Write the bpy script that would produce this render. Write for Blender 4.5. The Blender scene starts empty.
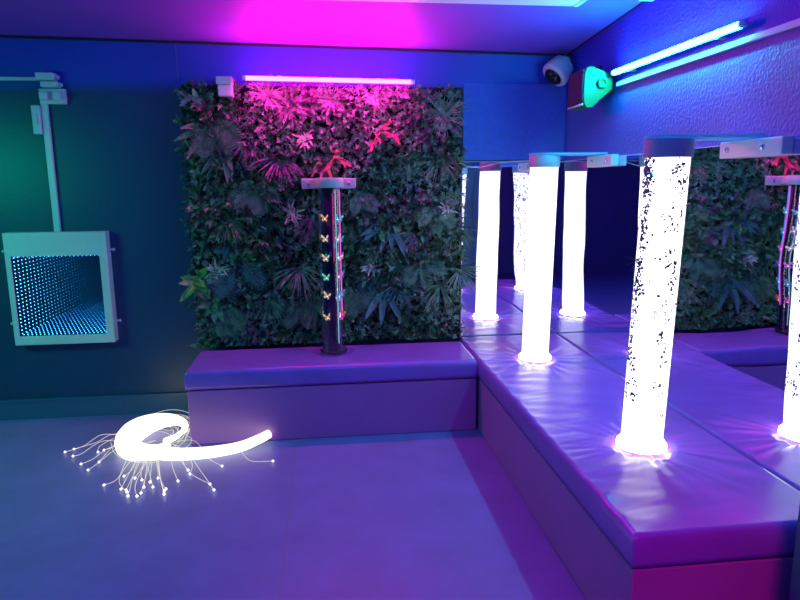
import bpy, bmesh, math, random
from mathutils import Vector, Matrix, noise
random.seed(7)
S = bpy.context.scene
COL = S.collection
PI = math.pi
R = random.Random(11)

# ------------------------------------------------------------------ camera (solved from the room's straight lines)
F, PITCH, ROLL, YAW = 629.99, -0.1819, -0.0084, 0.1155
CAM = Vector((-1.6105, -4.2007, 1.4968))
fw = Vector((math.sin(YAW)*math.cos(PITCH), math.cos(YAW)*math.cos(PITCH), math.sin(PITCH)))
rt0 = Vector((math.cos(YAW), -math.sin(YAW), 0)); up0 = rt0.cross(fw)
rt = rt0*math.cos(ROLL) + up0*math.sin(ROLL); up = rt.cross(fw)
cd = bpy.data.cameras.new('camera'); cam = bpy.data.objects.new('camera', cd); COL.objects.link(cam)
cd.sensor_fit = 'HORIZONTAL'; cd.sensor_width = 36; cd.lens = F*36/800; cd.clip_start = .05
cam.matrix_world = Matrix(((rt.x, up.x, -fw.x, CAM.x), (rt.y, up.y, -fw.y, CAM.y), (rt.z, up.z, -fw.z, CAM.z), (0, 0, 0, 1)))
S.camera = cam
def W(px, py, y=-.08):                      # where a sight line meets the vertical plane at depth y (back wall = 0)
    d = fw + rt*((px-400)/F) - up*((py-300)/F)
    return CAM + d*((y-CAM.y)/d.y)

# ------------------------------------------------------------------ materials
def nodes(name):
    m = bpy.data.materials.new(name); m.use_nodes = True
    return m, m.node_tree.nodes, m.node_tree.links, m.node_tree.nodes['Principled BSDF']
def mat(name, c, rough=.5, metal=0, var=.0, vscale=8, bump=0, bscale=60, spec=.5, emit=None, es=0, detail=4):
    m, n, l, b = nodes(name)
    b.inputs['Roughness'].default_value = rough; b.inputs['Metallic'].default_value = metal
    b.inputs['Specular IOR Level'].default_value = spec
    tc = n.new('ShaderNodeTexCoord')
    tx = n.new('ShaderNodeTexNoise'); tx.inputs['Scale'].default_value = vscale; tx.inputs['Detail'].default_value = detail
    l.new(tc.outputs['Object'], tx.inputs['Vector'])
    rp = n.new('ShaderNodeValToRGB'); rp.color_ramp.elements[0].position = .3; rp.color_ramp.elements[1].position = .7
    rp.color_ramp.elements[0].color = (*[x*(1-var) for x in c], 1); rp.color_ramp.elements[1].color = (*[min(1, x*(1+var)) for x in c], 1)
    l.new(tx.outputs['Fac'], rp.inputs['Fac']); l.new(rp.outputs['Color'], b.inputs['Base Color'])
    if bump:
        t2 = n.new('ShaderNodeTexNoise'); t2.inputs['Scale'].default_value = bscale; t2.inputs['Detail'].default_value = 3
        l.new(tc.outputs['Object'], t2.inputs['Vector'])
        bp = n.new('ShaderNodeBump'); bp.inputs['Strength'].default_value = bump; bp.inputs['Distance'].default_value = .01
        l.new(t2.outputs['Fac'], bp.inputs['Height']); l.new(bp.outputs['Normal'], b.inputs['Normal'])
    if emit:
        b.inputs['Emission Color'].default_value = (*emit, 1); b.inputs['Emission Strength'].default_value = es
    return m
def wall_paint(name, lower, upper, z0, z1, rough=.45, bump=.25, bscale=90):
    m, n, l, b = nodes(name)
    g = n.new('ShaderNodeNewGeometry'); sp = n.new('ShaderNodeSeparateXYZ'); l.new(g.outputs['Position'], sp.inputs[0])
    mr = n.new('ShaderNodeMapRange'); mr.inputs['From Min'].default_value = z0; mr.inputs['From Max'].default_value = z1
    l.new(sp.outputs['Z'], mr.inputs['Value'])
    mx = n.new('ShaderNodeMix'); mx.data_type = 'RGBA'; mx.inputs[6].default_value = (*lower, 1); mx.inputs[7].default_value = (*upper, 1)
    l.new(mr.outputs['Result'], mx.inputs[0])
    tx = n.new('ShaderNodeTexNoise'); tx.inputs['Scale'].default_value = 2.2; l.new(g.outputs['Position'], tx.inputs['Vector'])
    m2 = n.new('ShaderNodeMix'); m2.data_type = 'RGBA'; m2.blend_type = 'MULTIPLY'; m2.inputs[0].default_value = .35
    l.new(mx.outputs[2], m2.inputs[6]); l.new(tx.outputs['Fac'], m2.inputs[7]); l.new(m2.outputs[2], b.inputs['Base Color'])
    t2 = n.new('ShaderNodeTexNoise'); t2.inputs['Scale'].default_value = bscale; t2.inputs['Detail'].default_value = 2; l.new(g.outputs['Position'], t2.inputs['Vector'])
    bp = n.new('ShaderNodeBump'); bp.inputs['Strength'].default_value = bump; bp.inputs['Distance'].default_value = .006
    l.new(t2.outputs['Fac'], bp.inputs['Height']); l.new(bp.outputs['Normal'], b.inputs['Normal'])
    b.inputs['Roughness'].default_value = rough
    return m
def emis(name, c, s):
    m = bpy.data.materials.new(name); m.use_nodes = True; n = m.node_tree.nodes; l = m.node_tree.links; n.clear()
    e = n.new('ShaderNodeEmission'); e.inputs[0].default_value = (*c, 1); e.inputs[1].default_value = s
    o = n.new('ShaderNodeOutputMaterial'); l.new(e.outputs[0], o.inputs[0]); return m
def clear(name, tint=(1, 1, 1), gl=.06, rough=.02, gm=.5):
    m = bpy.data.materials.new(name); m.use_nodes = True; n = m.node_tree.nodes; l = m.node_tree.links; n.clear()
    t = n.new('ShaderNodeBsdfTransparent'); t.inputs[0].default_value = (*tint, 1)
    g = n.new('ShaderNodeBsdfGlossy'); g.inputs['Roughness'].default_value = rough
    lw = n.new('ShaderNodeLayerWeight'); lw.inputs[0].default_value = .25
    mr = n.new('ShaderNodeMapRange'); mr.inputs['To Min'].default_value = gl; mr.inputs['To Max'].default_value = min(1, gl+gm)
    l.new(lw.outputs['Facing'], mr.inputs['Value'])
    mx = n.new('ShaderNodeMixShader'); l.new(mr.outputs['Result'], mx.inputs[0]); l.new(t.outputs[0], mx.inputs[1]); l.new(g.outputs[0], mx.inputs[2])
    o = n.new('ShaderNodeOutputMaterial'); l.new(mx.outputs[0], o.inputs[0]); return m
def frosted(name, c, f):
    m = bpy.data.materials.new(name); m.use_nodes = True; n = m.node_tree.nodes; l = m.node_tree.links; n.clear()
    t = n.new('ShaderNodeBsdfTransparent'); t.inputs[0].default_value = (*c, 1)
    d = n.new('ShaderNodeBsdfDiffuse'); d.inputs[0].default_value = (*c, 1)
    mx = n.new('ShaderNodeMixShader'); mx.inputs[0].default_value = f; l.new(t.outputs[0], mx.inputs[1]); l.new(d.outputs[0], mx.inputs[2])
    o = n.new('ShaderNodeOutputMaterial'); l.new(mx.outputs[0], o.inputs[0]); return m
def mirror_mat(name, tint, wave):
    m = bpy.data.materials.new(name); m.use_nodes = True; n = m.node_tree.nodes; l = m.node_tree.links; n.clear()
    g = n.new('ShaderNodeBsdfGlossy'); g.inputs[0].default_value = (*tint, 1); g.inputs['Roughness'].default_value = .012 if wave else 0
    if wave:
        tc = n.new('ShaderNodeTexCoord'); tx = n.new('ShaderNodeTexNoise'); tx.inputs['Scale'].default_value = 2.6; tx.inputs['Detail'].default_value = .6
        l.new(tc.outputs['Object'], tx.inputs['Vector'])
        bp = n.new('ShaderNodeBump'); bp.inputs['Strength'].default_value = 1; bp.inputs['Distance'].default_value = wave
        l.new(tx.outputs['Fac'], bp.inputs['Height']); l.new(bp.outputs['Normal'], g.inputs['Normal'])
    o = n.new('ShaderNodeOutputMaterial'); l.new(g.outputs[0], o.inputs[0]); return m
def oneway(name):                            # half-silvered pane: lets the eye in, throws the lamp light back inside
    m = bpy.data.materials.new(name); m.use_nodes = True; n = m.node_tree.nodes; l = m.node_tree.links; n.clear()
    geo = n.new('ShaderNodeNewGeometry')
    t = n.new('ShaderNodeBsdfTransparent'); t.inputs[0].default_value = (.9, .95, 1, 1)
    g1 = n.new('ShaderNodeBsdfGlossy'); g1.inputs['Roughness'].default_value = 0.0; g1.inputs[0].default_value = (.9, 1, .95, 1)
    g2 = n.new('ShaderNodeBsdfGlossy'); g2.inputs['Roughness'].default_value = 0.0; g2.inputs[0].default_value = (.70, .86, .86, 1)
    a = n.new('ShaderNodeMixShader'); a.inputs[0].default_value = .22; l.new(t.outputs[0], a.inputs[1]); l.new(g1.outputs[0], a.inputs[2])
    b = n.new('ShaderNodeMixShader'); l.new(geo.outputs['Backfacing'], b.inputs[0]); l.new(a.outputs[0], b.inputs[1]); l.new(g2.outputs[0], b.inputs[2])
    o = n.new('ShaderNodeOutputMaterial'); l.new(b.outputs[0], o.inputs[0]); return m
def leaf_mat(name, a, b_, rough=.45, hue=None):
    m, n, l, b = nodes(name)
    tc = n.new('ShaderNodeTexCoord'); tx = n.new('ShaderNodeTexNoise'); tx.inputs['Scale'].default_value = 22; tx.inputs['Detail'].default_value = 3
    l.new(tc.outputs['Object'], tx.inputs['Vector'])
    rp = n.new('ShaderNodeValToRGB'); rp.color_ramp.elements[0].position = .35; rp.color_ramp.elements[1].position = .65
    rp.color_ramp.elements[0].color = (*a, 1); rp.color_ramp.elements[1].color = (*b_, 1)
    l.new(tx.outputs['Fac'], rp.inputs['Fac']); l.new(rp.outputs['Color'], b.inputs['Base Color'])
    b.inputs['Roughness'].default_value = rough
    return m

M = {}
M['floor'] = mat('vinyl_floor', (.17, .175, .47), .42, var=.10, vscale=5, bump=.10, bscale=240, spec=.4, detail=8)
M['ceiling'] = mat('ceiling_paint', (.22, .08, .66), .55, var=.05, vscale=3)
M['back'] = wall_paint('back_wall_paint', (.018, .065, .17), (.03, .07, .62), 2.06, 2.14, .4, .2, 60)
M['right'] = wall_paint('right_wall_paint', (.07, .14, .60), (.02, .03, .62), 1.98, 2.04, .42, .9, 70)
M['other'] = wall_paint('other_wall_paint', (.08, .10, .42), (.06, .06, .5), 2.0, 2.1)
M['pier'] = mat('pier_paint', (.03, .13, .2), .6)
M['board'] = mat('board_paint', (.04, .14, .62), .5, var=.08, vscale=40, bump=.35, bscale=160)
M['skirt'] = mat('skirting_paint', (.05, .12, .24), .35)
M['groove'] = mat('dark_joint', (.01, .01, .03), .8)
M['seam'] = mat('pale_joint', (.12, .14, .5), .6)
M['vinyl'] = mat('purple_vinyl', (.245, .115, .60), .26, var=.08, vscale=5, bump=.05, bscale=300, spec=.5)
M['vinyl_magenta_lit'] = mat('purple_vinyl_magenta_lit', (.34, .13, .47), .42, var=.06, vscale=3, bump=.04, bscale=300)  # redder copy of the vinyl: magenta light painted into the base colour
M['white'] = mat('white_plastic', (.72, .72, .76), .35, var=.04)
M['frame'] = mat('white_laminate', (.70, .68, .72), .4, var=.03)
M['silver'] = mat('brushed_collar', (.50, .50, .52), .6, spec=.2, metal=0, var=.06, vscale=20)
M['steel'] = mat('bolt_steel', (.75, .75, .8), .2, metal=1)
M['black'] = mat('black_plastic', (.012, .012, .02), .35)
M['grille'] = mat('speaker_grille_cloth', (.04, .02, .06), .7, bump=.5, bscale=200)
M['speaker'] = mat('green_lit_speaker_shell', (.04, .19, .035), .4)  # green light from the tube painted into the shell colour
M['lens'] = mat('camera_glass', (.01, .01, .015), .08)
M['acrylic'] = clear('clear_acrylic', (.98, .99, 1), .03, gm=.05)
M['acrylic_plate'] = frosted('acrylic_shelf', (.45, .85, .95), .5)
M['darkcore'] = mat('black_core', (.008, .006, .02), .12, spec=.8)
M['mirror'] = mirror_mat('acrylic_mirror', (.75, .77, .92), .0025)
M['mirror_edge'] = mat('polished_mirror_edge', (.6, .7, .95), .3)
M['intmirror'] = mirror_mat('lamp_back_mirror', (.88, .93, .95), 0)
M['oneway'] = oneway('half_silvered_pane')
M['water'] = emis('lit_water', (1, .985, 1), 2.2)
M['waterring'] = emis('lit_base_ring', (1, .95, 1), 9)
M['bubble'] = mat('bubble_shadow', (.15, .15, .27), .25)
M['pink'] = emis('pink_led', (1, .003, .40), 240)
M['teal'] = emis('teal_led', (.004, .48, .74), 270)
M['pinkcore'] = emis('pink_led_core', (1, .55, .95), 5)
M['fibre'] = emis('fibre_glow', (1, .95, .74), 2.0)
M['strand'] = emis('fibre_strand', (1, .93, .75), .9)
M['tip'] = emis('fibre_tip', (1, .95, .85), 4)
M['led_blue'] = emis('cyan_led_dots', (.03, .38, 1), 8)
M['led_left'] = emis('white_cyan_led_dots', (.09, .55, 1), 8)
M['boxin'] = mat('lamp_box_lining', (.004, .008, .02), .9, spec=.1)
for k, a, b in (('leaf_dark', (.04, .12, .07), (.12, .27, .16)), ('leaf_mid', (.05, .15, .07), (.16, .30, .16)), ('leaf_grey', (.11, .22, .14), (.30, .45, .34)),
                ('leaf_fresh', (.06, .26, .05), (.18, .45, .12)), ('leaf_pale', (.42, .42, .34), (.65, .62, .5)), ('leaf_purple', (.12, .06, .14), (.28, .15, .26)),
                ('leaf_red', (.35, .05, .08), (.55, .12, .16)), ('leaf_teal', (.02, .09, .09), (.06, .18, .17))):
    M[k] = leaf_mat(k, a, b)
M['panel_back'] = mat('plant_panel_mesh', (.006, .012, .010), .9)

# ------------------------------------------------------------------ mesh helpers
class MB:
    def __init__(s): s.v = []; s.f = []; s.sm = []
    def add(s, vs, fs, smooth=False):
        b = len(s.v); s.v += [tuple(v) for v in vs]; s.f += [tuple(i+b for i in f) for f in fs]; s.sm += [smooth]*len(fs)
    def box(s, x0, x1, y0, y1, z0, z1):
        v = [(x, y, z) for z in (z0, z1) for y in (y0, y1) for x in (x0, x1)]
        s.add(v, [(0, 2, 3, 1), (4, 5, 7, 6), (0, 1, 5, 4), (2, 6, 7, 3), (0, 4, 6, 2), (1, 3, 7, 5)])
    def rbox(s, x0, x1, y0, y1, z0, z1, r=.005, seg=2):
        bm = bmesh.new(); bmesh.ops.create_cube(bm, size=1)
        for v in bm.verts: v.co = Vector(((x0+x1)/2+v.co.x*(x1-x0), (y0+y1)/2+v.co.y*(y1-y0), (z0+z1)/2+v.co.z*(z1-z0)))
        bmesh.ops.bevel(bm, geom=bm.edges[:], offset=r, segments=seg, affect='EDGES', profile=.5)
        bm.verts.index_update(); s.add([v.co for v in bm.verts], [[v.index for v in f.verts] for f in bm.faces]); bm.free()
    def lathe(s, prof, c=(0, 0, 0), n=48, axis='Z', mtx=None, smooth=True, cap=True):
        vs = []; fs = []
        for r, z in prof:
            for i in range(n):
                a = 2*PI*i/n; vs.append(Vector((r*math.cos(a), r*math.sin(a), z)))
        for j in range(len(prof)-1):
            for i in range(n):
                k = (i+1) % n; fs.append((j*n+i, j*n+k, (j+1)*n+k, (j+1)*n+i))
        if mtx: vs = [mtx @ v for v in vs]
        s.add([v+Vector(c) for v in vs], fs, smooth)
        if cap:
            b = len(s.v)-len(vs)
            if prof[0][0] > 1e-6: s.f.append(tuple(b+i for i in reversed(range(n)))); s.sm.append(False)
            if prof[-1][0] > 1e-6: s.f.append(tuple(b+(len(prof)-1)*n+i for i in range(n))); s.sm.append(False)
    def tube(s, pts, r, n=8, closed=False):
        pts = [Vector(p) for p in pts]; rs = r if isinstance(r, (list, tuple)) else [r]*len(pts)
        vs = []; fs = []; prev = None
        for i, p in enumerate(pts):
            t = (pts[min(i+1, len(pts)-1)]-pts[max(i-1, 0)]).normalized()
            if prev is None:
                a = Vector((0, 0, 1)) if abs(t.z) < .9 else Vector((1, 0, 0)); u = t.cross(a).normalized()
            else:
                u = (prev - t*prev.dot(t)).normalized()
            prev = u; w = t.cross(u)
            for k in range(n):
                an = 2*PI*k/n; vs.append(p+(u*math.cos(an)+w*math.sin(an))*rs[i])
        for i in range(len(pts)-1):
            for k in range(n):
                q = (k+1) % n; fs.append((i*n+k, i*n+q, (i+1)*n+q, (i+1)*n+k))
        fs.append(tuple(reversed(range(n)))); fs.append(tuple((len(pts)-1)*n+k for k in range(n)))
        s.add(vs, fs, True)
    def sphere(s, c, r, sub=1, sc=(1, 1, 1), rot=None):
        bm = bmesh.new(); bmesh.ops.create_icosphere(bm, subdivisions=sub, radius=r); bm.verts.index_update()
        vs = [Vector((v.co.x*sc[0], v.co.y*sc[1], v.co.z*sc[2])) for v in bm.verts]
        if rot: vs = [rot @ v for v in vs]
        s.add([v+Vector(c) for v in vs], [[v.index for v in f.verts] for f in bm.faces], True); bm.free()
    def leaf(s, p, d, nrm, L, wd, droop=.2, seg=3, fold=.15, prof=None):
        d = d.normalized(); side = d.cross(nrm)
        if side.length < 1e-4: side = d.cross(Vector((.3, .5, .8)))
        side.normalize(); n2 = side.cross(d).normalized()
        vs = []; fs = []; q = Vector(p); dd = d.copy()
        for i in range(seg+1):
            t = i/seg; w = wd*.5*(prof(t) if prof else math.sin(PI*min(1, .08+t*.92))**.8 if t < 1 else 0)
            n3 = side.cross(dd).normalized()
            vs += [q-side*w+n3*w*fold*2, q, q+side*w+n3*w*fold*2]
            dd = (dd-Vector((0, 0, 1))*droop/seg).normalized(); q = q+dd*(L/seg)
        for i in range(seg):
            a = i*3; fs += [(a, a+1, a+4, a+3), (a+1, a+2, a+5, a+4)]
        s.add(vs, fs, True)
    def build(s, name, m, parent=None, loc=None, recalc=True):
        me = bpy.data.meshes.new(name); me.from_pydata(s.v, [], s.f); me.polygons.foreach_set('use_smooth', s.sm); me.materials.append(m)
        if recalc:
            bm = bmesh.new(); bm.from_mesh(me); bmesh.ops.recalc_face_normals(bm, faces=bm.faces); bm.to_mesh(me); bm.free()
        me.update(); o = bpy.data.objects.new(name, me); COL.objects.link(o)
        if loc: o.location = loc
        if parent: o.parent = parent
        return o
def empty(name, loc, label, cat, group=None, rz=0):
    o = bpy.data.objects.new(name, None); COL.objects.link(o); o.location = loc; o.rotation_euler.z = rz; o.empty_display_size = .1
    return tag(o, label, cat, group)
def tag(o, label, cat, group=None):
    o['label'] = label; o['category'] = cat
    if group: o['group'] = group
    return o
def struct(o): o['kind'] = 'structure'; return o
def boxo(name, m, parent, *a, r=0):
    b = MB(); b.rbox(*a, r=r) if r else b.box(*a); return b.build(name, m, parent)

# ------------------------------------------------------------------ room shell
XL, YF = -4.6, -6.2
ceil = lambda x, y: 2.326 - .0165*x - .058*y
def quad(name, m, pts):
    b = MB(); b.add(pts, [(0, 1, 2, 3)]); return struct(b.build(name, m, recalc=False))
quad('floor', M['floor'], [(XL, YF, 0), (0, YF, 0), (0, 0, 0), (XL, 0, 0)])
quad('ceiling', M['ceiling'], [(XL, 0, ceil(XL, 0)), (0, 0, ceil(0, 0)), (0, YF, ceil(0, YF)), (XL, YF, ceil(XL, YF))])
quad('wall_back', M['back'], [(XL, 0, 0), (0, 0, 0), (0, 0, ceil(0, 0)), (XL, 0, ceil(XL, 0))])
quad('wall_right', M['right'], [(0, 0, 0), (0, YF, 0), (0, YF, ceil(0, YF)), (0, 0, ceil(0, 0))])
quad('wall_left', M['other'], [(XL, YF, 0), (XL, 0, 0), (XL, 0, ceil(XL, 0)), (XL, YF, ceil(XL, YF))])
quad('wall_front', M['other'], [(0, YF, 0), (XL, YF, 0), (XL, YF, ceil(XL, YF)), (0, YF, ceil(0, YF))])
b = MB(); b.box(-.255, -.001, -3.0, -2.64, 0, ceil(0, -2.7)); struct(b.build('wall_right_pier', M['pier']))
# dark joint between walls and ceiling
b = MB(); b.add([(XL, -.012, ceil(XL, 0)-.001), (0, -.012, ceil(0, 0)-.001), (0, -.012, ceil(0, 0)-.014), (XL, -.012, ceil(XL, 0)-.014)], [(0, 1, 2, 3)])
b.add([(XL, -.001, ceil(XL, 0)-.014), (0, -.001, ceil(0, 0)-.014), (0, -.012, ceil(0, 0)-.014), (XL, -.012, ceil(XL, 0)-.014)], [(0, 1, 2, 3)]); struct(b.build('trim_1', M['groove']))
b = MB(); b.add([(-.010, 0, ceil(0, 0)-.001), (-.010, YF, ceil(0, YF)-.001), (-.010, YF, ceil(0, YF)-.012), (-.010, 0, ceil(0, 0)-.012)], [(0, 1, 2, 3)]); struct(b.build('trim_2', M['groove']))
# skirting on the back wall, its top ledge
b = MB(); b.box(XL, -2.446, -.016, -.001, 0, .118); b.box(XL, -2.446, -.022, -.001, .118, .134); struct(b.build('baseboard_back', M['skirt']))
b = MB(); b.box(-2.494, -2.489, -.003, -.0005, 2.135, ceil(-2.5, 0)-.014); struct(b.build('trim_3', M['seam']))
b = MB(); b.rbox(-.700, -.002, -.014, -.001, 1.650, 2.135, r=.003); struct(b.build('trim_4', M['board']))
b = MB(); b.box(-1.824, -1.819, -6, -.61, .0003, .0012); struct(b.build('trim_5', mat('floor_weld_line', (.18, .19, .3), .6)))

# ------------------------------------------------------------------ padded benches
WD, DP, LN, ZB, ZS = .716, .602, 2.556, .45, .333
TA, TB, TF = Vector((-.372, -.615, ZB)), Vector((-.370, -1.928, ZB)), Vector((-1.583, -.262, ZB))
def cushion(x0, x1, y0, y1, z0, z1, hf, step=.012, r=.014):
    nx = int((x1-x0)/step); ny = int((y1-y0)/step); vs = []; fs = []
    for j in range(ny+1):
        for i in range(nx+1):
            x = x0+(x1-x0)*i/nx; y = y0+(y1-y0)*j/ny
            d = min(x-x0, x1-x, y-y0, y1-y); z = z1
            if d < r: z -= r-math.sqrt(max(0, r*r-(r-d)**2))
            z += hf(x, y)*min(1, d/.03)+.0
            vs.append((x, y, z))
    for j in range(ny):
        for i in range(nx):
            a = j*(nx+1)+i; fs.append((a, a+1, a+nx+2, a+nx+1))
    b = MB(); b.add(vs, fs, True)
    per = [i for i in range(nx+1)] + [j*(nx+1)+nx for j in range(1, ny+1)] + [ny*(nx+1)+i for i in range(nx-1, -1, -1)] + [j*(nx+1) for j in range(ny-1, 0, -1)]
    cx, cy = (x0+x1)/2, (y0+y1)/2
    rings = [per]
    for k in range(1, 6):
        t = k/5; ring = []
        for idx in per:
            x, y, z = b.v[idx]; zz = z+(z0+.006-z)*t
            bul = .004*math.sin(PI*t)
            ring.append(len(b.v)); b.v.append((x+(bul if x == x1 else -bul if x == x0 else 0), y+(bul if y == y1 else -bul if y == y0 else 0), zz))
        rings.append(ring)
    for a, c in zip(rings[:-1], rings[1:]):
        for i in range(len(per)):
            k = (i+1) % len(per); b.f.append((a[i], c[i], c[k], a[k])); b.sm.append(True)
    b.f.append(tuple(rings[-1])); b.sm.append(False)
    return b
def radial(x, y, c, amp, seed):
    dx, dy = x-c.x, y-c.y; r = math.hypot(dx, dy)
    if r < .07: return 0
    a = math.atan2(dy, dx); q = Vector((math.cos(a)*5, math.sin(a)*5, seed+r*1.5))
    n = noise.noise(q)+.7*noise.noise(q*1.9)
    return amp*n*math.exp(-(r-.07)/.17) - amp*.9*math.exp(-(r-.07)/.035)
def near(x, y):
    r_ = min(math.hypot(x-c.x, y-c.y) for c in (TA, TB, TF))
    return -.012*max(0, 1-max(0, r_-.10)/.03)
def h_right(x, y):
    e = math.exp(-(x+WD)/.20)
    n = noise.noise(Vector((x*2.2, y*13+x*3, 3)))+.6*noise.noise(Vector((x*3, y*27-x*5, 8)))
    return near(x, y)+radial(x, y, TA, .014, 1)+radial(x, y, TB, .014, 5)+.008*e*n+.0022*noise.noise(Vector((x*2.5, y*9, 1)))+.003*noise.noise(Vector((x*1.5, y*1.5, 5)))
def h_back(x, y):
    return near(x, y)+radial(x, y, TF, .010, 9)+.0022*noise.noise(Vector((x*6, y*3, 1)))+.0025*noise.noise(Vector((x*14, y*2, 7)))*math.exp(-(y+DP)/.12)
t = empty('padded_bench', (-1.58, -.3, 0), 'purple padded vinyl box bench along the back wall beneath the plant panel', 'bench', 'padded vinyl benches')
def addto(t, o): o.parent = t; o.matrix_parent_inverse = Matrix.Translation(-t.location); return o
XBL = -2.442
addto(t, boxo('base', M['vinyl_magenta_lit'], None, XBL+.006, -WD-.010, -DP+.006, -.003, .001, ZS-.004, r=.006))
addto(t, cushion(XBL, -WD-.008, -DP, -.13, ZS, ZB, h_back).build('cushion', M['vinyl']))
t = empty('padded_bench', (-WD/2, -1.3, 0), 'long purple padded vinyl box bench along the mirrored right wall', 'bench', 'padded vinyl benches')
addto(t, boxo('base', M['vinyl_magenta_lit'], None, -WD+.006, -.003, -LN+.006, -.003, .001, ZS-.004, r=.006))
addto(t, cushion(-WD, -.013, -LN, -.013, ZS, ZB, h_right, step=.011).build('cushion', M['vinyl']))

# ------------------------------------------------------------------ mirrors
def mirror(label, x0, x1, y0, y1, z0, z1, front):
    t = empty('wall_mirror', ((x0+x1)/2, (y0+y1)/2, z0), label, 'mirror', 'acrylic wall mirrors')
    addto(t, boxo('mirror_board', M['mirror_edge'], None, x0, x1, y0, y1, z0, z1))
    b = MB(); e = .003
    if front == 'y': b.add([(x0+e, y0-.001, z0), (x1, y0-.001, z0), (x1, y0-.001, z1-e), (x0+e, y0-.001, z1-e)], [(0, 1, 2, 3)])
    else: b.add([(x0-.001, y1, z0), (x0-.001, y0+e, z0), (x0-.001, y0+e, z1-e), (x0-.001, y1, z1-e)], [(0, 1, 2, 3)])
    addto(t, b.build('mirror_face', M['mirror'], recalc=False))
mirror('narrow wavy acrylic mirror on the back wall between plant panel and room corner', -.702, -.013, -.010, -.001, .42, 1.640, 'y')
mirror('long wavy acrylic mirror covering the right wall above the bench', -.012, -.001, -2.62, -.012, .42, 1.640, 'x')

# ------------------------------------------------------------------ bubble tubes
def bar_and_bolts(t, axis, c, half, z0, z1, thick, bolts, m=None):
    """mounting bar on the wall: axis 'x' (on the back wall) or 'y' (on the right wall)"""
    if axis == 'y': o = boxo('mounting_bar', m or M['white'], None, c.x-thick, c.x, c.y-half, c.y+half, z0, z1, r=.006)
    else: o = boxo('mounting_bar', m or M['white'], None, c.x-half, c.x+half, c.y-thick, c.y, z0, z1, r=.006)
    addto(t, o)
    for s in bolts:
        b = MB()
        if axis == 'y': mt = Matrix.Rotation(-PI/2, 4, 'Y'); p = (c.x-thick-.0005, c.y+s, (z0+z1)/2)
        else: mt = Matrix.Rotation(PI/2, 4, 'X'); p = (c.x+s, c.y-thick-.0005, (z0+z1)/2)
        b.lathe([(.012, 0), (.012, .003), (.009, .006), (.004, .0075), (.0, .0075)], p, 16, mtx=mt)
        bo = b.build('bolt', M['steel']); bo.parent = o; bo.matrix_parent_inverse = Matrix.Identity(4)
    return o
def plate(t, c, r, xw, z0, z1):
    """acrylic shelf that runs from the collar back to the right wall"""
    b = MB(); n = 20; pts = [(xw, c.y-r)]+[(xw, c.y+r)]+[(c.x-r*math.sin(PI*i/n), c.y+r*math.cos(PI*i/n)) for i in range(n+1)]
    k = len(pts); b.add([(x, y, z) for z in (z0, z1) for x, y in pts], [tuple(range(k)), tuple(range(k, 2*k))]+[(i, (i+1) % k, k+(i+1) % k, k+i) for i in range(k)])
    addto(t, b.build('shelf_plate', M['acrylic_plate']))
def bubble_tube(c, label, bub, lean):
    t = empty('bubble_tube', c, label, 'bubble tube', 'bubble tubes')
    r = .0825
    b = MB(); b.lathe([(r-.003, .004), (r-.003, 1.135)], n=56); w = b.build('water_column', M['water'], t)
    b = MB(); b.lathe([(r, .002), (r, 1.137)], n=56, cap=False); b.build('acrylic_tube', M['acrylic'], t)
    b = MB(); b.lathe([(r+.001, 0), (r+.014, .002), (r+.013, .016), (r+.006, .024), (r+.001, .026)], n=56, cap=False); b.build('base_ring', M['waterring'], t)
    b = MB(); b.lathe([(r-.02, 1.135), (r+.004, 1.135), (r+.005, 1.138), (r+.005, 1.198), (r+.002, 1.202), (.0, 1.202)], n=56); b.build('collar', M['silver'], t)
    if bub:
        rr = random.Random(4); b = MB(); a0 = math.atan2(CAM.y-c.y, CAM.x-c.x)
        def blob(a, z, s):
            p = Vector((math.cos(a)*(r-.0025), math.sin(a)*(r-.0025), z))
            rot = Matrix.Rotation(a, 3, 'Z') @ Matrix.Rotation(rr.uniform(0, PI), 3, 'X')
            b.sphere(p, s, 1, (.5, rr.uniform(.6, 1.5), rr.uniform(.6, 1.2)), rot)
        def clump(a, z, n):
            for _ in range(n):
                blob(a+rr.gauss(0, .07), z+rr.gauss(0, .010), rr.uniform(.0026, .0062)); a += rr.gauss(0, .06); z += rr.gauss(0, .008)
        # the wall of clinging bubbles seen edge-on at the left, thinner on the right, and round the far side
        for _ in range(115): z = 1.12*(1-rr.random()**1.5*.80); clump(a0-.98+rr.gauss(0, .16)+.10*math.sin(z*9), z, rr.randint(3, 9))
        for _ in range(48): z = 1.12*(1-rr.random()**1.3*.75); clump(a0+.62+rr.gauss(0, .22), z, rr.randint(2, 5))
        for _ in range(20): z = 1.12*(1-rr.random()*.9); clump(a0+rr.uniform(-.5, 1.1), z, rr.randint(1, 3))
        for _ in range(150): z = 1.12*(1-rr.random()**1.2*.85); clump(a0+PI+rr.uniform(-1.75, 1.75), z, rr.randint(2, 7))
        o = b.build('bubbles', M['bubble'], t, recalc=False); o['kind'] = 'stuff'
    for ch in t.children:                    # the tube leans a touch towards the wall, into its shelf
        for v in ch.data.vertices: v.co.x += lean*v.co.z
    plate(t, Vector((c.x+lean*1.2, c.y, c.z)), r+.006, -.012, c.z+1.2025, c.z+1.214)
    return t
t = bubble_tube(TA, 'glowing plain white bubble tube on the bench nearest the room corner', False, .018)
bar_and_bolts(t, 'y', Vector((-.013, -.685, 0)), .165, 1.585, 1.648, .045, (.085, -.105))
t = bubble_tube(TB, 'tall glowing white bubble tube speckled with dark bubbles on the near bench end', True, .028)
bar_and_bolts(t, 'y', Vector((-.013, -1.985, 0)), .175, 1.585, 1.648, .045, (.125, -.075))

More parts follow.
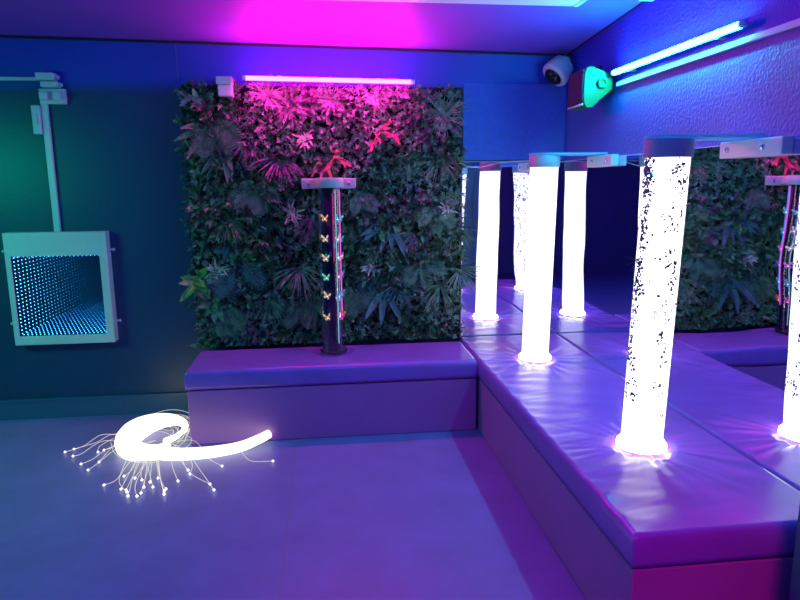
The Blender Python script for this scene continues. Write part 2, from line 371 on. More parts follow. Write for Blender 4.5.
# ------------------------------------------------------------------ butterfly tube
t = empty('butterfly_tube', TF, 'dark acrylic tube of lit butterflies standing on the back bench', 'bubble tube')
r = .074
b = MB(); b.lathe([(r, .002), (r, 1.03)], n=56, cap=False); b.build('acrylic_tube', clear('tinted_acrylic', (.80, .80, .95), .10, .03), t)
b = MB(); b.lathe([(.056, .004), (.056, 1.03)], n=40); b.build('inner_core', M['darkcore'], t)
b = MB(); b.lathe([(r+.001, 0), (r+.013, .001), (r+.012, .010), (r+.001, .014)], n=56, cap=False); b.build('base_ring', M['black'], t)
b = MB(); b.lathe([(.0, 1.028), (r+.012, 1.028), (r+.013, 1.030), (r+.013, 1.084), (r+.010, 1.088), (0, 1.088)], n=56); b.build('collar', M['silver'], t)
bar_and_bolts(t, 'x', Vector((TF.x-.002, -.125, 0)), .170, 1.472, 1.536, .045, (-.125, .125), M['silver'])
o = boxo('collar_arm', M['silver'], None, TF.x-.06, TF.x+.06, TF.y+.05, -.165, 1.482, 1.534, r=.004); addto(t, o)
def butterfly(pos, ang, colr, es, sc, tilt):
    b = MB()
    for s in (-1, 1):
        up_ = [(0, .004), (.010, .018), (.020, .027), (.027, .027), (.026, .016), (.018, .006), (0, -.001)]
        lo_ = [(0, 0), (.014, .002), (.020, -.006), (.017, -.016), (.009, -.019), (.003, -.010)]
        for poly in (up_, lo_):
            vs = [Vector((s*x*1.0, -.012*abs(x)/.027-.001, z)) for x, z in poly]
            b.add(vs, [tuple(range(len(vs)))])
    b.tube([(0, -.001, -.012), (0, -.001, 0), (0, -.001, .012)], [.001, .0025, .001], 6)
    mt = Matrix.Translation(pos) @ Matrix.Rotation(ang, 4, 'Z') @ Matrix.Rotation(tilt, 4, 'Y') @ Matrix.Scale(sc, 4)
    b.v = [tuple(mt @ Vector(v)) for v in b.v]
    return b
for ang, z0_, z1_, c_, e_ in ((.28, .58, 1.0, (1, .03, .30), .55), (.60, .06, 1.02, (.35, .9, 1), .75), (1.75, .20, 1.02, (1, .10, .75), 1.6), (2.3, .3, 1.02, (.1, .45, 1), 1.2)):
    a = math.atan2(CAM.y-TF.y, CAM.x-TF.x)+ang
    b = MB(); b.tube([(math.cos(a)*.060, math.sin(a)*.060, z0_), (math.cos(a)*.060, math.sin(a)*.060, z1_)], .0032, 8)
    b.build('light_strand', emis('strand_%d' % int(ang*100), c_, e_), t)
rows = [.845, .715, .600, .485, .365, .235]
gold, cream = (1, .55, .22), (1, .80, .50)
colA = [gold, cream, cream, (.2, .9, .6), cream, (1, .6, .3)]; colB = [(.15, .55, 1), (1, .6, .8), (.9, .85, 1), (.9, .2, .9), (.1, .4, 1), (1, .05, .35)]
colC = [(.2, .9, 1), (.1, .5, 1), (1, .2, .8), (.3, .2, 1), (.1, .4, 1), (1, .15, .25)]
k = 0
for ang, cols in ((-.50, colA), (.72, colB), (1.95, colC), (3.3, colA)):
    for z, c_ in zip(rows, cols):
        a = math.atan2(CAM.y-TF.y, CAM.x-TF.x)+ang
        p = Vector((math.cos(a)*.064, math.sin(a)*.064, z+R.uniform(-.006, .006)))
        mname = 'butterfly_glow_%d_%d_%d' % tuple(int(x*100) for x in c_)
        m = bpy.data.materials.get(mname) or emis(mname, c_, .7)
        butterfly(p, a+PI/2, c_, 1, .95, R.uniform(-.5, .5)).build('butterfly', m, t, recalc=False); k += 1
        g = MB(); g.sphere(Vector((math.cos(a)*.064, math.sin(a)*.064, p.z-.003)), .0042, 1); mn2 = 'lamp_'+mname
        g.build('light_point', bpy.data.materials.get(mn2) or emis(mn2, tuple(.5+.5*x for x in c_), 5), t)

# ------------------------------------------------------------------ artificial plant wall
PX0, PX1, PZ0, PZ1 = -2.475, -.712, .455, 2.115
t = empty('plant_wall', ((PX0+PX1)/2, -.02, PZ0), 'dense panel of artificial mixed foliage on the back wall above the bench', 'plant wall')
addto(t, boxo('backing_panel', M['panel_back'], None, PX0+.01, PX1-.004, -.035, -.001, PZ0, PZ1-.01))
def rdir(rng, out=1.0):
    v = Vector((rng.gauss(0, .75), -out*rng.uniform(.25, 1), rng.gauss(-.15, .7))); return v.normalized()
def floorleaf(b): b.v = [(min(x, -.704) if z > .4 and y > -.02 else x, min(y, -.002), max(z, .460+.01*abs(math.sin(x*90+y*50)))) for x, y, z in b.v]
sp = {k: MB() for k in ('fine', 'small', 'broad', 'purple', 'pale')}
def sprig(p, d, L, n, ll, lw, mb, rng):
    for i in range(n):
        tt = (i+.5)/n; q = p+d*L*tt; a = rng.uniform(0, 2*PI)
        u = d.cross(Vector((0, 0, 1)));
        if u.length < 1e-3: u = Vector((1, 0, 0))
        u.normalize(); w = d.cross(u)
        ld = (d*.55+(u*math.cos(a)+w*math.sin(a))).normalized()
        mb.leaf(q, ld, d, ll*rng.uniform(.7, 1.25), lw*rng.uniform(.8, 1.2), rng.uniform(0, .5), 2, rng.uniform(.05, .3))
rng = random.Random(21)
NX = 72; NZ = 68
for i in range(NX):
    for j in range(NZ):
        x = PX0+.015+(PX1-PX0-.03)*(i+rng.random())/NX; z = PZ0+.015+(PZ1-PZ0-.03)*(j+rng.random())/NZ
        n1 = noise.noise(Vector((x*3.2, z*3.2, 4.2))); n2 = noise.noise(Vector((x*2.6+9, z*2.6, 1.2)))
        dep = .035+.035*(noise.noise(Vector((x*5, z*5, 9)))+.6)
        p = Vector((x, -dep-rng.uniform(0, .02), z)); d = rdir(rng)
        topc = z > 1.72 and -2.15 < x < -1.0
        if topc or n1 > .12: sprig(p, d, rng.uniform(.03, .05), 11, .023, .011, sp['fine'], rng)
        elif n1 > -.20:
            sprig(p, d, rng.uniform(.03, .055), 7, .038, .021, sp['small'], rng)
        else: sprig(p, d, rng.uniform(.03, .05), 6, .050, .024, sp['broad'], rng)
        if n2 > .28 and rng.random() < .5: sprig(p, rdir(rng), .05, 7, .028, .012, sp['purple'], rng)
        if rng.random() < .006: sprig(p+Vector((0, -.02, 0)), rdir(rng), .03, 7, .026, .010, sp['pale'], rng)
for k, nm, mm in (('fine', 'box_leaf_foliage', 'leaf_grey'), ('small', 'ivy_foliage', 'leaf_dark'), ('broad', 'laurel_foliage', 'leaf_mid'), ('purple', 'purple_foliage', 'leaf_purple'), ('pale', 'pale_foliage', 'leaf_pale')):
    floorleaf(sp[k]); o = addto(t, sp[k].build(nm, M[mm], recalc=False)); o['kind'] = 'stuff'
def cluster(kind, px, py, size, m, name, rng):
    """one plant of the panel, rooted where the photo shows its heart"""
    p = W(px, py, -.07); b = MB()
    if kind == 'spiky':                       # grassy tuft fanning out and drooping
        for _ in range(34):
            a = rng.gauss(-PI/2, 1.0); d = Vector((math.cos(a), -rng.uniform(.25, .8), math.sin(a)*.8+.12))
            b.leaf(p, d, Vector((0, -1, .3)), size*rng.uniform(.6, 1.15), .0075, rng.uniform(.3, .9), 5, .2, lambda t: (1-t)**.6*.9+.1 if t < 1 else 0)
    elif kind == 'burst':                     # straight star-like leaves in every direction
        for _ in range(64):
            a = rng.uniform(0, 2*PI); d = Vector((math.cos(a), -rng.uniform(.2, .9), math.sin(a)))
            b.leaf(p, d, Vector((0, -1, .2)), size*rng.uniform(.5, 1.1), .006, rng.uniform(.1, .35), 4, .2, lambda t: (1-t)**.7 if t < 1 else 0)
    elif kind == 'fern':                      # fronds with paired leaflets
        for _ in range(7):
            a = rng.gauss(-PI/2, .9); d = Vector((math.cos(a), -rng.uniform(.3, .7), math.sin(a))).normalized(); q = p.copy()
            for i in range(13):
                tt = i/12; d = (d-Vector((0, 0, .05))).normalized(); q = q+d*size/13
                s_ = d.cross(Vector((0, -1, .1))).normalized(); ll = size*.32*math.sin(PI*(.12+.85*tt))
                for sg in (-1, 1): b.leaf(q, s_*sg+d*.5, Vector((0, -1, .1)), ll, .010, .25, 2, .1)
            b.tube([p, p+(q-p)*.5, q], .0015, 4)
    elif kind == 'lance':                     # a few long broad strap leaves
        for _ in range(5):
            a = rng.gauss(-1.9, .6); d = Vector((math.cos(a), -rng.uniform(.3, .6), math.sin(a)))
            b.leaf(p, d, Vector((0, -1, .2)), size*rng.uniform(.75, 1.1), size*.17, rng.uniform(.2, .5), 6, .18)
    elif kind == 'leafy':                     # rosette of fresh oval leaves
        for _ in range(16):
            a = rng.uniform(0, 2*PI); d = Vector((math.cos(a), -rng.uniform(.3, 1), math.sin(a)))
            b.leaf(p+Vector((rng.gauss(0, .02), 0, rng.gauss(0, .02))), d, Vector((0, -1, .3)), size*rng.uniform(.6, 1), size*.30, rng.uniform(.1, .5), 4, .15)
    elif kind == 'rosette':                   # pale narrow petals
        for _ in range(26):
            a = rng.uniform(0, 2*PI); d = Vector((math.cos(a), -rng.uniform(.2, 1), math.sin(a)))
            b.leaf(p+Vector((rng.gauss(0, .015), -.03, rng.gauss(0, .015))), d, Vector((0, -1, .3)), size*rng.uniform(.5, 1), .011, rng.uniform(0, .3), 3, .15)
    elif kind == 'branch':                    # red-stemmed sprig
        for s_ in ((.9, -.35), (-.55, -.75), (.35, .5)):
            e = p+Vector((s_[0]*size*.8, -.06, s_[1]*size*.8)); b.tube([p+Vector((0, -.03, 0)), (p+e)/2+Vector((0, -.05, .012)), e], [.006, .005, .002], 6)
            for i in range(4): b.leaf(p.lerp(e, .3+.2*i)+Vector((0, -.03, 0)), Vector((s_[0]+rng.gauss(0, .5), -.4, s_[1]+rng.gauss(0, .5))), Vector((0, -1, .2)), size*.42, .020, .2, 3)
    floorleaf(b); addto(t, b.build(name, M[m], recalc=False))
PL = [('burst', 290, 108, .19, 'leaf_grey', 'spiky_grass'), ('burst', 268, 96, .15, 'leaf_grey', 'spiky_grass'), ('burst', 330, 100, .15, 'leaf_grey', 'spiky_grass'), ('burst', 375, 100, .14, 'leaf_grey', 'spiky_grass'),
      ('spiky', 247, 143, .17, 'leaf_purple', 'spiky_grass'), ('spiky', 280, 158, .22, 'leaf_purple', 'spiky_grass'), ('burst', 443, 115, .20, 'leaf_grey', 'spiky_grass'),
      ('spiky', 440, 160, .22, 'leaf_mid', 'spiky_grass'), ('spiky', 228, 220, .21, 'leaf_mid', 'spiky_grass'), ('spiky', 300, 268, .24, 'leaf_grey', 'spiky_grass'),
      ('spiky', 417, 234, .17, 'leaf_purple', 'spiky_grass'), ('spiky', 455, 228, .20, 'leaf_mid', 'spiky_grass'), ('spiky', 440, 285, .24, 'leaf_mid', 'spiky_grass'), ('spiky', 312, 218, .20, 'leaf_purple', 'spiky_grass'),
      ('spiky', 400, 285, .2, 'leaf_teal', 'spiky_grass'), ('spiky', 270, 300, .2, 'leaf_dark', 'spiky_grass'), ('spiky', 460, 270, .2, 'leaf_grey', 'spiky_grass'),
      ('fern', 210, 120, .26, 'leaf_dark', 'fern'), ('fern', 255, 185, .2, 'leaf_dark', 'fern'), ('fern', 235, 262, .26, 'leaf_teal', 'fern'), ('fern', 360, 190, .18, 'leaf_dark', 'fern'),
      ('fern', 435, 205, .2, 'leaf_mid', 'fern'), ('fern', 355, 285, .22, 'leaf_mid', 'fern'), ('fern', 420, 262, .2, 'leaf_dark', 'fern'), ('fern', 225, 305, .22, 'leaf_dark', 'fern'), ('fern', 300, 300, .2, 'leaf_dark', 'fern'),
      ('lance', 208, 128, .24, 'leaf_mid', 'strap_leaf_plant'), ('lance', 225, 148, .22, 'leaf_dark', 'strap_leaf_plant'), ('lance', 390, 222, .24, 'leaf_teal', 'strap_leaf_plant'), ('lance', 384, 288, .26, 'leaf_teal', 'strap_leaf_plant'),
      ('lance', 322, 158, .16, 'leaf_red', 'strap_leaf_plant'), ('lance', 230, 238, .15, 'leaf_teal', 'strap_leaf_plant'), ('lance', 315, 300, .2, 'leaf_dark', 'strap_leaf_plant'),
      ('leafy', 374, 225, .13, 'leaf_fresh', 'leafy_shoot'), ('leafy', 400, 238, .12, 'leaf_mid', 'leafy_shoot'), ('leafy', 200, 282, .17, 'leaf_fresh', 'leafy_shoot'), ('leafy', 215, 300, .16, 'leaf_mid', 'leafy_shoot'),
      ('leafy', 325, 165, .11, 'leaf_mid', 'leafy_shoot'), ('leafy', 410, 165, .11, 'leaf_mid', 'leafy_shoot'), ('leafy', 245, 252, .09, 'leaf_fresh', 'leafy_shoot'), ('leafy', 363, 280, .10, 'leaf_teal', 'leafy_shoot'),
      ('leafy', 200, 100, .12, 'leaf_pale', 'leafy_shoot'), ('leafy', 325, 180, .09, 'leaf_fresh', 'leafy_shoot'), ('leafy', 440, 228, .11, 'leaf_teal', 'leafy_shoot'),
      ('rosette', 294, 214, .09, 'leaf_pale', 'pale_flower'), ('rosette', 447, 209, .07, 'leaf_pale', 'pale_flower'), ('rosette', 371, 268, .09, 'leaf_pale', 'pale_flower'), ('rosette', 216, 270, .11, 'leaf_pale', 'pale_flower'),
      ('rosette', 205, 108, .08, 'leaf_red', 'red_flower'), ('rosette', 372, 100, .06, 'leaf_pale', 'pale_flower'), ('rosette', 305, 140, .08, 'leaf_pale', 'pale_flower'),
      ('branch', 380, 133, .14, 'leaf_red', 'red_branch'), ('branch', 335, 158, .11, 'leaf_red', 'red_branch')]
rng = random.Random(5)
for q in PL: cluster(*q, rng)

# ------------------------------------------------------------------ LED tubes
p0, p1 = W(246, 78, -.20), W(411, 82, -.20); zt = (p0.z+p1.z)/2
t = empty('led_tube_light', ((p0.x+p1.x)/2, -.20, p0.z), 'glowing magenta LED tube above the plant wall', 'light', 'coloured LED tubes')
b = MB(); b.tube([p0, p1], .0125, 14); addto(t, b.build('lamp_tube', M['pink']))
def channel(a, b_, out, ha):
    mb = MB(); ax_ = (b_-a).normalized(); up_ = Vector((0, 0, 1)); n = 8; R0, R1 = .0132, .0165; vs = []
    for e in (a, b_):
        for rr_ in (R0, R1):
            for i in range(n+1):
                th = PI-ha+2*ha*i/n; vs.append(e+(out*math.cos(th)+up_*math.sin(th))*rr_)
    q = n+1; fs = []
    for i in range(n): fs += [(i, i+1, 2*q+i+1, 2*q+i), (q+i, 3*q+i, 3*q+i+1, q+i+1), (i, q+i, q+i+1, i+1), (2*q+i, 2*q+i+1, 3*q+i+1, 3*q+i)]
    fs += [(0, 2*q, 3*q, q), (n, q+n, 3*q+n, 2*q+n)]
    mb.add(vs, fs); return mb
addto(t, channel(p0, p1, Vector((0, -1, 0)), .45).build('back_channel', M['white']))
for e, s in ((p0, -1), (p1, 1)):
    b = MB(); b.tube([e, e+Vector((s*.022, 0, 0))], .0135, 14); addto(t, b.build('end_cap', M['white']))
for fx in (.2, .8):
    q = p0.lerp(p1, fx); b = MB(); b.box(q.x-.012, q.x+.012, -.194, -.001, q.z+.012, q.z+.018); addto(t, b.build('wall_clip', M['white']))
g0, g1 = Vector((-.045, -.80, 2.078)), Vector((-.045, -1.86, 2.075))
t = empty('led_tube_light', (-.045, -1.3, 2.078), 'glowing teal LED tube on the right wall above the white trunking', 'light', 'coloured LED tubes')
b = MB(); b.tube([g0, g1], .0125, 14); addto(t, b.build('lamp_tube', M['teal']))
addto(t, channel(g0, g1, Vector((-1, 0, 0)), 1.15).build('back_channel', M['white']))
for e, s in ((g0, 1), (g1, -1)):
    b = MB(); b.tube([e, e+Vector((0, s*.022, 0))], .0135, 14); addto(t, b.build('end_cap', M['white']))
for fx in (.15, .85):
    q = g0.lerp(g1, fx); b = MB(); b.box(-.040, -.001, q.y-.012, q.y+.012, q.z-.019, q.z-.013); addto(t, b.build('wall_clip', M['white']))

# trunking
tag(boxo('cable_trunking', M['white'], None, -.020, -.001, -6.0, -.775, 2.008, 2.032, r=.003), 'long white cable trunking along the right wall under the teal tube', 'trunking', 'white cable trunking')
tag(boxo('cable_trunking', M['white'], None, -4.55, -3.300, -.022, -.001, 2.126, 2.146, r=.003), 'horizontal white cable trunking high on the back wall at the left edge', 'trunking', 'white cable trunking')
b = MB(); b.rbox(-3.300, -3.262, -.024, -.001, 1.222, 2.000, r=.003)
tag(b.build('cable_trunking', M['white']), 'vertical white cable trunking running down to the square light box', 'trunking', 'white cable trunking')

# plugs and boxes left of the plants
t = empty('wall_socket', (-3.22, -.02, 2.03), 'white double wall socket with two plugs at the head of the vertical trunking', 'socket')
addto(t, boxo('back_box', M['white'], None, -3.298, -3.150, -.036, -.001, 1.990, 2.078, r=.005))
for x in (-3.262, -3.186): addto(t, boxo('plug', M['white'], None, x-.024, x+.024, -.075, -.037, 2.008, 2.056, r=.008))
t = empty('power_adapter', (-3.24, -.03, 2.13), 'white power adapter box topmost on the stack beside the horizontal trunking', 'adapter', 'white power adapters')
addto(t, boxo('casing', M['white'], None, -3.296, -3.192, -.07, -.001, 2.122, 2.166, r=.006)); addto(t, boxo('lead_grip', M['white'], None, -3.190, -3.172, -.045, -.025, 2.132, 2.152, r=.004))
t = empty('power_adapter', (-3.22, -.03, 2.09), 'small white power adapter sandwiched between the top adapter and the wall socket', 'adapter', 'white power adapters')
addto(t, boxo('casing', M['white'], None, -3.276, -3.178, -.06, -.001, 2.083, 2.117, r=.006)); addto(t, boxo('lead_grip', M['white'], None, -3.176, -3.160, -.04, -.02, 2.090, 2.110, r=.004))
t = empty('switch_box', (-3.34, -.02, 1.89), 'narrow white switch box left of the vertical trunking', 'switch')
addto(t, boxo('casing', M['white'], None, -3.350, -3.302, -.045, -.001, 1.812, 1.982, r=.006)); addto(t, boxo('rocker', M['white'], None, -3.336, -3.316, -.052, -.0455, 1.87, 1.93, r=.003))
q = W(225, 86, -.12)
t = empty('power_adapter', (q.x, -.1, q.z), 'white power adapter at the upper left of the plant wall, beside the magenta tube', 'adapter', 'white power adapters')
addto(t, boxo('casing', M['white'], None, q.x-.048, q.x+.048, -.155, -.001, q.z+.006, q.z+.052, r=.006)); addto(t, boxo('plug', M['white'], None, q.x-.040, q.x+.044, -.150, -.05, q.z-.062, q.z+.004, r=.006))

# ------------------------------------------------------------------ infinity light box
t = empty('infinity_light_box', (-3.28, 0, .52), 'square white framed infinity mirror of blue light dots on the left wall', 'light box')
X0, X1, Z0, Z1 = -3.582, -2.978, .512, 1.222; wx0, wx1, wz0, wz1 = -3.549, -3.026, .570, 1.076; yf, yb = -.08, -.001
b = MB()
b.rbox(X0, wx0, yf, yb, Z0, Z1, r=.004); b.rbox(wx1, X1, yf, yb, Z0, Z1, r=.004); b.rbox(wx0-.004, wx1+.004, yf, yb, wz1, Z1, r=.004); b.rbox(wx0-.004, wx1+.004, yf, yb, Z0, wz0, r=.004)
addto(t, b.build('frame', M['frame']))
b = MB(); b.add([(wx0, -.022, wz0), (wx1, -.022, wz0), (wx1, -.022, wz1), (wx0, -.022, wz1)], [(0, 1, 2, 3)]); addto(t, b.build('back_mirror', M['intmirror'], recalc=False))
b = MB(); b.add([(wx0, -.074, wz0), (wx1, -.074, wz0), (wx1, -.074, wz1), (wx0, -.074, wz1)], [(0, 1, 2, 3)]); addto(t, b.build('glass_pane', M['oneway'], recalc=False))
e = .0015
b = MB()
for x0, x1, z0, z1 in ((wx0, wx0+e, wz0, wz1), (wx1-e, wx1, wz0, wz1), (wx0, wx1, wz0, wz0+e), (wx0, wx1, wz1-e, wz1)): b.box(x0, x1, -.073, -.023, z0, z1)
addto(t, b.build('lining', M['boxin']))
def strip(pts, m):
    b = MB()
    for p in pts: b.sphere(p, .0036, 1)
    addto(t, b.build('led_strip', m))
nz = 20; nxx = 20
strip([(wx0+.004, -.048, wz0+.012+(wz1-wz0-.024)*i/nz) for i in range(nz+1)], M['led_left'])
strip([(wx1-.004, -.048, wz0+.012+(wz1-wz0-.024)*i/nz) for i in range(nz+1)], M['led_blue'])
strip([(wx0+.012+(wx1-wx0-.024)*i/nxx, -.048, wz0+.004) for i in range(nxx+1)], M['led_blue'])
strip([(wx0+.012+(wx1-wx0-.024)*i/nxx, -.048, wz1-.004) for i in range(nxx+1)], M['led_blue'])
for x, z, s in ((X1, 1.105, 1), (X1, .645, 1), (X0, 1.105, -1), (X0, .645, -1)):
    b = MB(); b.tube([(x, -.03, z), (x+s*.022, -.03, z)], .006, 10); b.sphere((x+s*.026, -.03, z), .010, 2); addto(t, b.build('side_knob', M['white']))

# ------------------------------------------------------------------ fibre optic bundle
rng = random.Random(3)
t = empty('fibre_optic_bundle', (-2.66, -.55, 0), 'coiled bundle of glowing white fibre optic strands on the floor by the bench', 'fibre optic light')
cx, cy, rx, ry = -2.634, -.560, .152, .215
ring = lambda a, k, z: Vector((cx+rx*k*math.cos(a), cy+ry*k*math.sin(a), z))
tailp = [Vector((-1.978, -.622, .056)), Vector((-2.03, -.665, .045)), Vector((-2.13, -.735, .033)), Vector((-2.27, -.785, .032)), Vector((-2.42, -.805, .036)), Vector((-2.55, -.80, .042))]
def smooth(ps, n=6):
    out = []
    for i in range(len(ps)-1):
        a, b_, c, d = ps[max(i-1, 0)], ps[i], ps[i+1], ps[min(i+2, len(ps)-1)]
        for k in range(n):
            s = k/n; out.append(.5*((2*b_)+(c-a)*s+(2*a-5*b_+4*c-d)*s*s+(3*b_-a-3*c+d)*s**3))
    return out+[ps[-1]]
path = tailp+[ring(-1.75-.45*i, 1.0+.004*i, .046+.003*i) for i in range(0, 11)]
pts = smooth(path); nP = len(pts)
def fat(p):
    a = math.atan2((p.y-cy)/ry, (p.x-cx)/rx); return .044-.026*math.cos(a)
b = MB(); b.tube(pts, [.025+.012*min(1, i/30) if i < 30 else min(fat(p), .037+.002*(i-30)) for i, p in enumerate(pts)], 14); addto(t, b.build('bundle', M['fibre']))
cp = [ring(-.8-.4*i, 1.03, .055+.002*i) for i in range(17)]
b = MB(); b.tube(cp, [fat(p)*.75 for p in cp], 12); addto(t, b.build('coil_turn', M['fibre']))
def fibre(ps, tip=True, rr=.0013):
    ps = [Vector(p) for p in ps]
    for p in ps:
        if p.x > -2.46 and p.y > -.64: p.x = -2.462
        if p.x > -2.452 and p.y > -.64: p.y = -.64
    ps = smooth(ps, 6)
    ps = [Vector((min(p.x, -2.456) if p.y > -.625 else p.x, p.y, max(p.z, .004))) for p in ps]
    b = MB(); b.tube(ps, rr, 5); o = addto(t, b.build('fibre_strand', M['strand']))
    if tip:
        g = MB(); g.sphere(ps[-1], .0062, 1); tp = g.build('fibre_tip', M['tip']); tp.parent = o; tp.matrix_parent_inverse = Matrix.Identity(4)
def FL(px, py, z=.012):
    d = fw + rt*((px-400)/F) - up*((py-300)/F); return CAM + d*((z-CAM.z)/d.z)
tips = [(65, 452), (74, 449), (73, 456), (81, 464), (88, 470), (98, 452), (104, 450), (99, 462), (104, 485), (124, 476), (126, 490), (121, 489), (128, 496), (127, 492), (141, 493), (144, 487), (142, 480), (153, 487), (164, 491), (164, 494), (166, 489),
        (178, 481), (188, 470), (210, 484), (214, 490), (222, 466), (273, 461), (135, 478), (137, 496), (150, 482), (158, 478), (190, 474)]
for i, (x, y) in enumerate(tips):
    e = FL(x, y)
    if x > 230: st = Vector((-2.25, -.80, .03))
    else:
        a = math.atan2((e.y-cy)/ry, (e.x-cx)/rx); st = ring(a+rng.uniform(-.25, .25), 1.0, .05)
    m1 = st.lerp(e, .35)+Vector((rng.gauss(0, .02), rng.gauss(0, .03), .035+rng.uniform(0, .03))); m2 = st.lerp(e, .7)+Vector((rng.gauss(0, .02), rng.gauss(0, .03), .012))
    fibre([st, m1, m2, e])
for i in range(16):                          # loose loops round and inside the coil
    k = rng.uniform(.62, .80) if i % 2 else rng.uniform(1.28, 1.50); a0 = rng.uniform(0, 6.28); n = rng.randint(7, 12); z = rng.uniform(.02, .09)
    fibre([ring(a0+.5*j, k*(1+.05*math.sin(j*1.3+i)), max(.006, z+.02*math.sin(j+i))) for j in range(n)], False, .0012)

# ------------------------------------------------------------------ security camera
t = empty('security_camera', (-.10, -.10, 2.2), 'white dome security camera in the upper room corner', 'security camera')
ax = Vector((-.66, -.16, -.72)).normalized(); mt = ax.to_track_quat('Z', 'Y').to_matrix().to_4x4()
c0 = Vector((-.112, -.125, 2.195))
b = MB(); b.lathe([(.0, -.075), (.060, -.075), (.072, -.068), (.088, .010), (.090, .030), (.084, .042), (.062, .044)], c0, 40, mtx=mt, cap=False); addto(t, b.build('housing', M['white']))
b = MB(); b.lathe([(.062, .036), (.060, .050), (.050, .066), (.032, .078), (.012, .083), (0, .084)], c0, 32, mtx=mt); dm = addto(t, b.build('lens_dome', M['lens']))
b = MB()
for i in range(8):
    a = i*PI/4; b.sphere(c0+(mt @ Vector((.044*math.cos(a), .044*math.sin(a), .071))), .006, 1)
q = b.build('infrared_led', M['steel']); q.parent = dm; q.matrix_parent_inverse = dm.matrix_parent_inverse.copy()
b = MB(); b.tube([c0-ax*.07, Vector((-.02, -.02, 2.285))], .035, 16); addto(t, b.build('mount', M['white']))

# ------------------------------------------------------------------ speaker
t = empty('wall_speaker', (-.1, -.62, 2.0), 'wedge shaped wall speaker lit green at the inner end of the teal tube', 'speaker')
ya, yb_ = -.755, -.545                       # near and far cheeks
prof = [(-.185, 1.925), (-.190, 1.960), (-.188, 2.075), (-.178, 2.112), (-.150, 2.118), (-.060, 2.085), (-.030, 2.055), (-.030, 2.000), (-.060, 1.975), (-.140, 1.905), (-.168, 1.902)]
n = len(prof); b = MB(); b.add([(x, y, z) for y in (ya, yb_) for x, z in prof], [tuple(range(n)), tuple(range(n, 2*n))]+[(i, (i+1) % n, n+(i+1) % n, n+i) for i in range(n)])
addto(t, b.build('cabinet', M['speaker']))
addto(t, boxo('grille', M['grille'], None, -.202, -.186, yb_-.206, yb_-.008, 1.930, 2.100, r=.004))
b = MB(); b.tube([(-.196, ya+.004, 1.918), (-.196, yb_-.004, 1.918)], .006, 8); addto(t, b.build('grille_edge', M['white']))
b = MB(); b.lathe([(.026, 0), (.027, .012), (.020, .014), (.019, .010), (0, .010)], (-.092, ya-.001, 2.030), 28, mtx=Matrix.Rotation(PI/2, 4, 'X')); kb = b.build('pivot_knob', M['speaker']); addto(t, kb)
b = MB(); b.box(-.096, -.088, ya-.018, ya-.012, 2.014, 2.046); sl = b.build('knob_slot', M['black']); sl.parent = kb; sl.matrix_parent_inverse = kb.matrix_parent_inverse.copy()
addto(t, boxo('wall_bracket', M['black'], None, -.031, -.001, -.71, -.59, 1.985, 2.075, r=.004))
b = MB()
for i in range(5): b.tube([(-.06-.015*i, -.70+.03*(i % 3), 2.100+.004*i), (-.05-.01*i, -.66, 2.130+.006*(i % 2)), (-.03, -.60+.02*i, 2.105), (-.004, -.60, 2.09)], .004, 6)
addto(t, b.build('lead', M['black']))

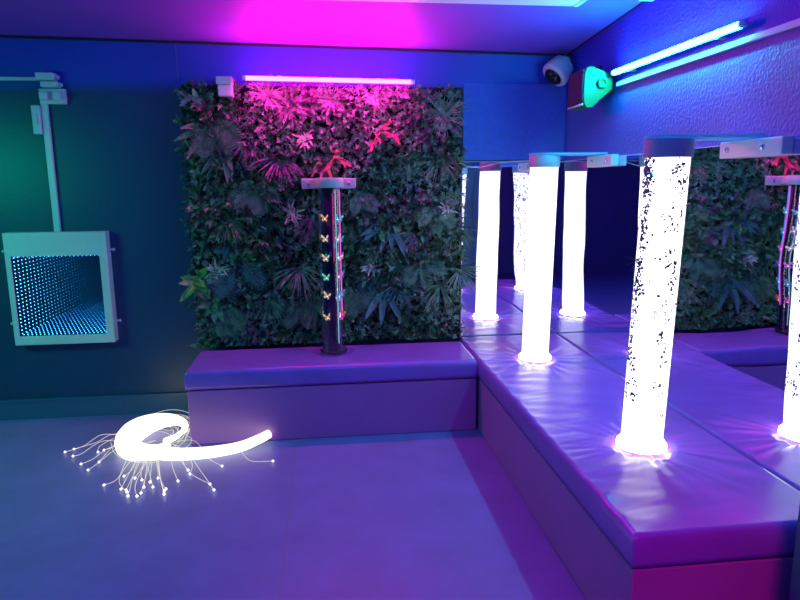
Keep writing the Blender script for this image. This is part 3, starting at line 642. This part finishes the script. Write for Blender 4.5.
# ------------------------------------------------------------------ ceiling batten and small box
t = empty('ceiling_light', (-1.1, -1.14, 2.33), 'unlit white fluorescent batten on the ceiling at the top edge', 'light')
def czbox(name, m, x0, x1, y0, y1, zb):
    b = MB(); b.rbox(x0, x1, y0, y1, zb, ceil((x0+x1)/2, y1)-.002, r=.006); return addto(t, b.build(name, m))
czbox('diffuser', mat('batten_diffuser', (.75, .70, .85), .3, emit=(.5, .35, 1), es=.25), -1.86, -.40, -1.215, -1.075, 2.332)  # weak emission stands in for room light on the unlit diffuser
for x in (-1.895, -.398): czbox('end_cap', M['white'], x, x+.03, -1.217, -1.073, 2.330)
t = empty('junction_box', (-.09, -1.21, 2.35), 'small white box high where ceiling meets right wall', 'junction box')
addto(t, boxo('casing', M['white'], None, -.135, -.055, -1.28, -1.20, 2.335, ceil(-.1, -1.2)-.003, r=.006)); addto(t, boxo('lid', M['white'], None, -.13, -.06, -1.275, -1.205, 2.328, 2.3345, r=.003))
# thin cable looping from the plants across the mirror top
b = MB(); ps = [W(460, 163, -.10), W(468, 166.5, -.05), W(478, 167.5, -.03), W(490, 165, -.02), W(504, 162, -.02), W(530, 160.5, -.02)]
b.tube(smooth(ps), .0025, 6); tag(b.build('white_cable', M['white']), 'thin white cable looping out of the plants across the mirror top', 'cable')

# ------------------------------------------------------------------ unseen coloured tubes of the room and added blue fill
def area(name, loc, rot, sx, sy, col, e):
    l = bpy.data.lights.new(name, 'AREA'); l.shape = 'RECTANGLE'; l.size = sx; l.size_y = sy; l.color = col; l.energy = e
    o = bpy.data.objects.new(name, l); COL.objects.link(o); o.location = loc; o.rotation_euler = rot; return o
def aim(o, tgt): o.rotation_euler = (Vector(tgt)-o.location).to_track_quat('-Z', 'Y').to_euler()
a = area('front_magenta_tube', (-.75, -4.5, 2.2), (0, 0, 0), 1.0, .1, (1, .0, .30), 5); aim(a, (-.6, -2.7, .0)); a.data.spread = 1.15
a = area('left_green_tube', (XL+.08, -1.3, 1.7), (0, 0, 0), 1.4, .1, (.0, 1, .40), 34); aim(a, (-3.7, -.6, 0))
a = area('blue_fill', (-2.4, -4.6, 2.45), (0, 0, 0), 2.6, .5, (.12, .16, 1), 18); aim(a, (-1.2, -.3, 1.1))  # added fill without a fixture, spreads blue towards the back wall
a = area('blue_ceiling_fill', (-1.3, -2.6, 1.95), (PI, 0, 0), 1.2, .6, (.0, .08, 1), 16)  # added fill in mid-air, turns the ceiling blue
w = bpy.data.worlds.new('world'); S.world = w; w.use_nodes = True
w.node_tree.nodes['Background'].inputs[0].default_value = (.02, .03, .12, 1); w.node_tree.nodes['Background'].inputs[1].default_value = .3

S.view_settings.view_transform = 'Standard'; S.view_settings.look = 'None'
S.cycles.max_bounces = 40; S.cycles.glossy_bounces = 40; S.cycles.diffuse_bounces = 3; S.cycles.transparent_max_bounces = 24; S.cycles.transmission_bounces = 8
S.cycles.sample_clamp_indirect = 6; S.cycles.use_denoising = True
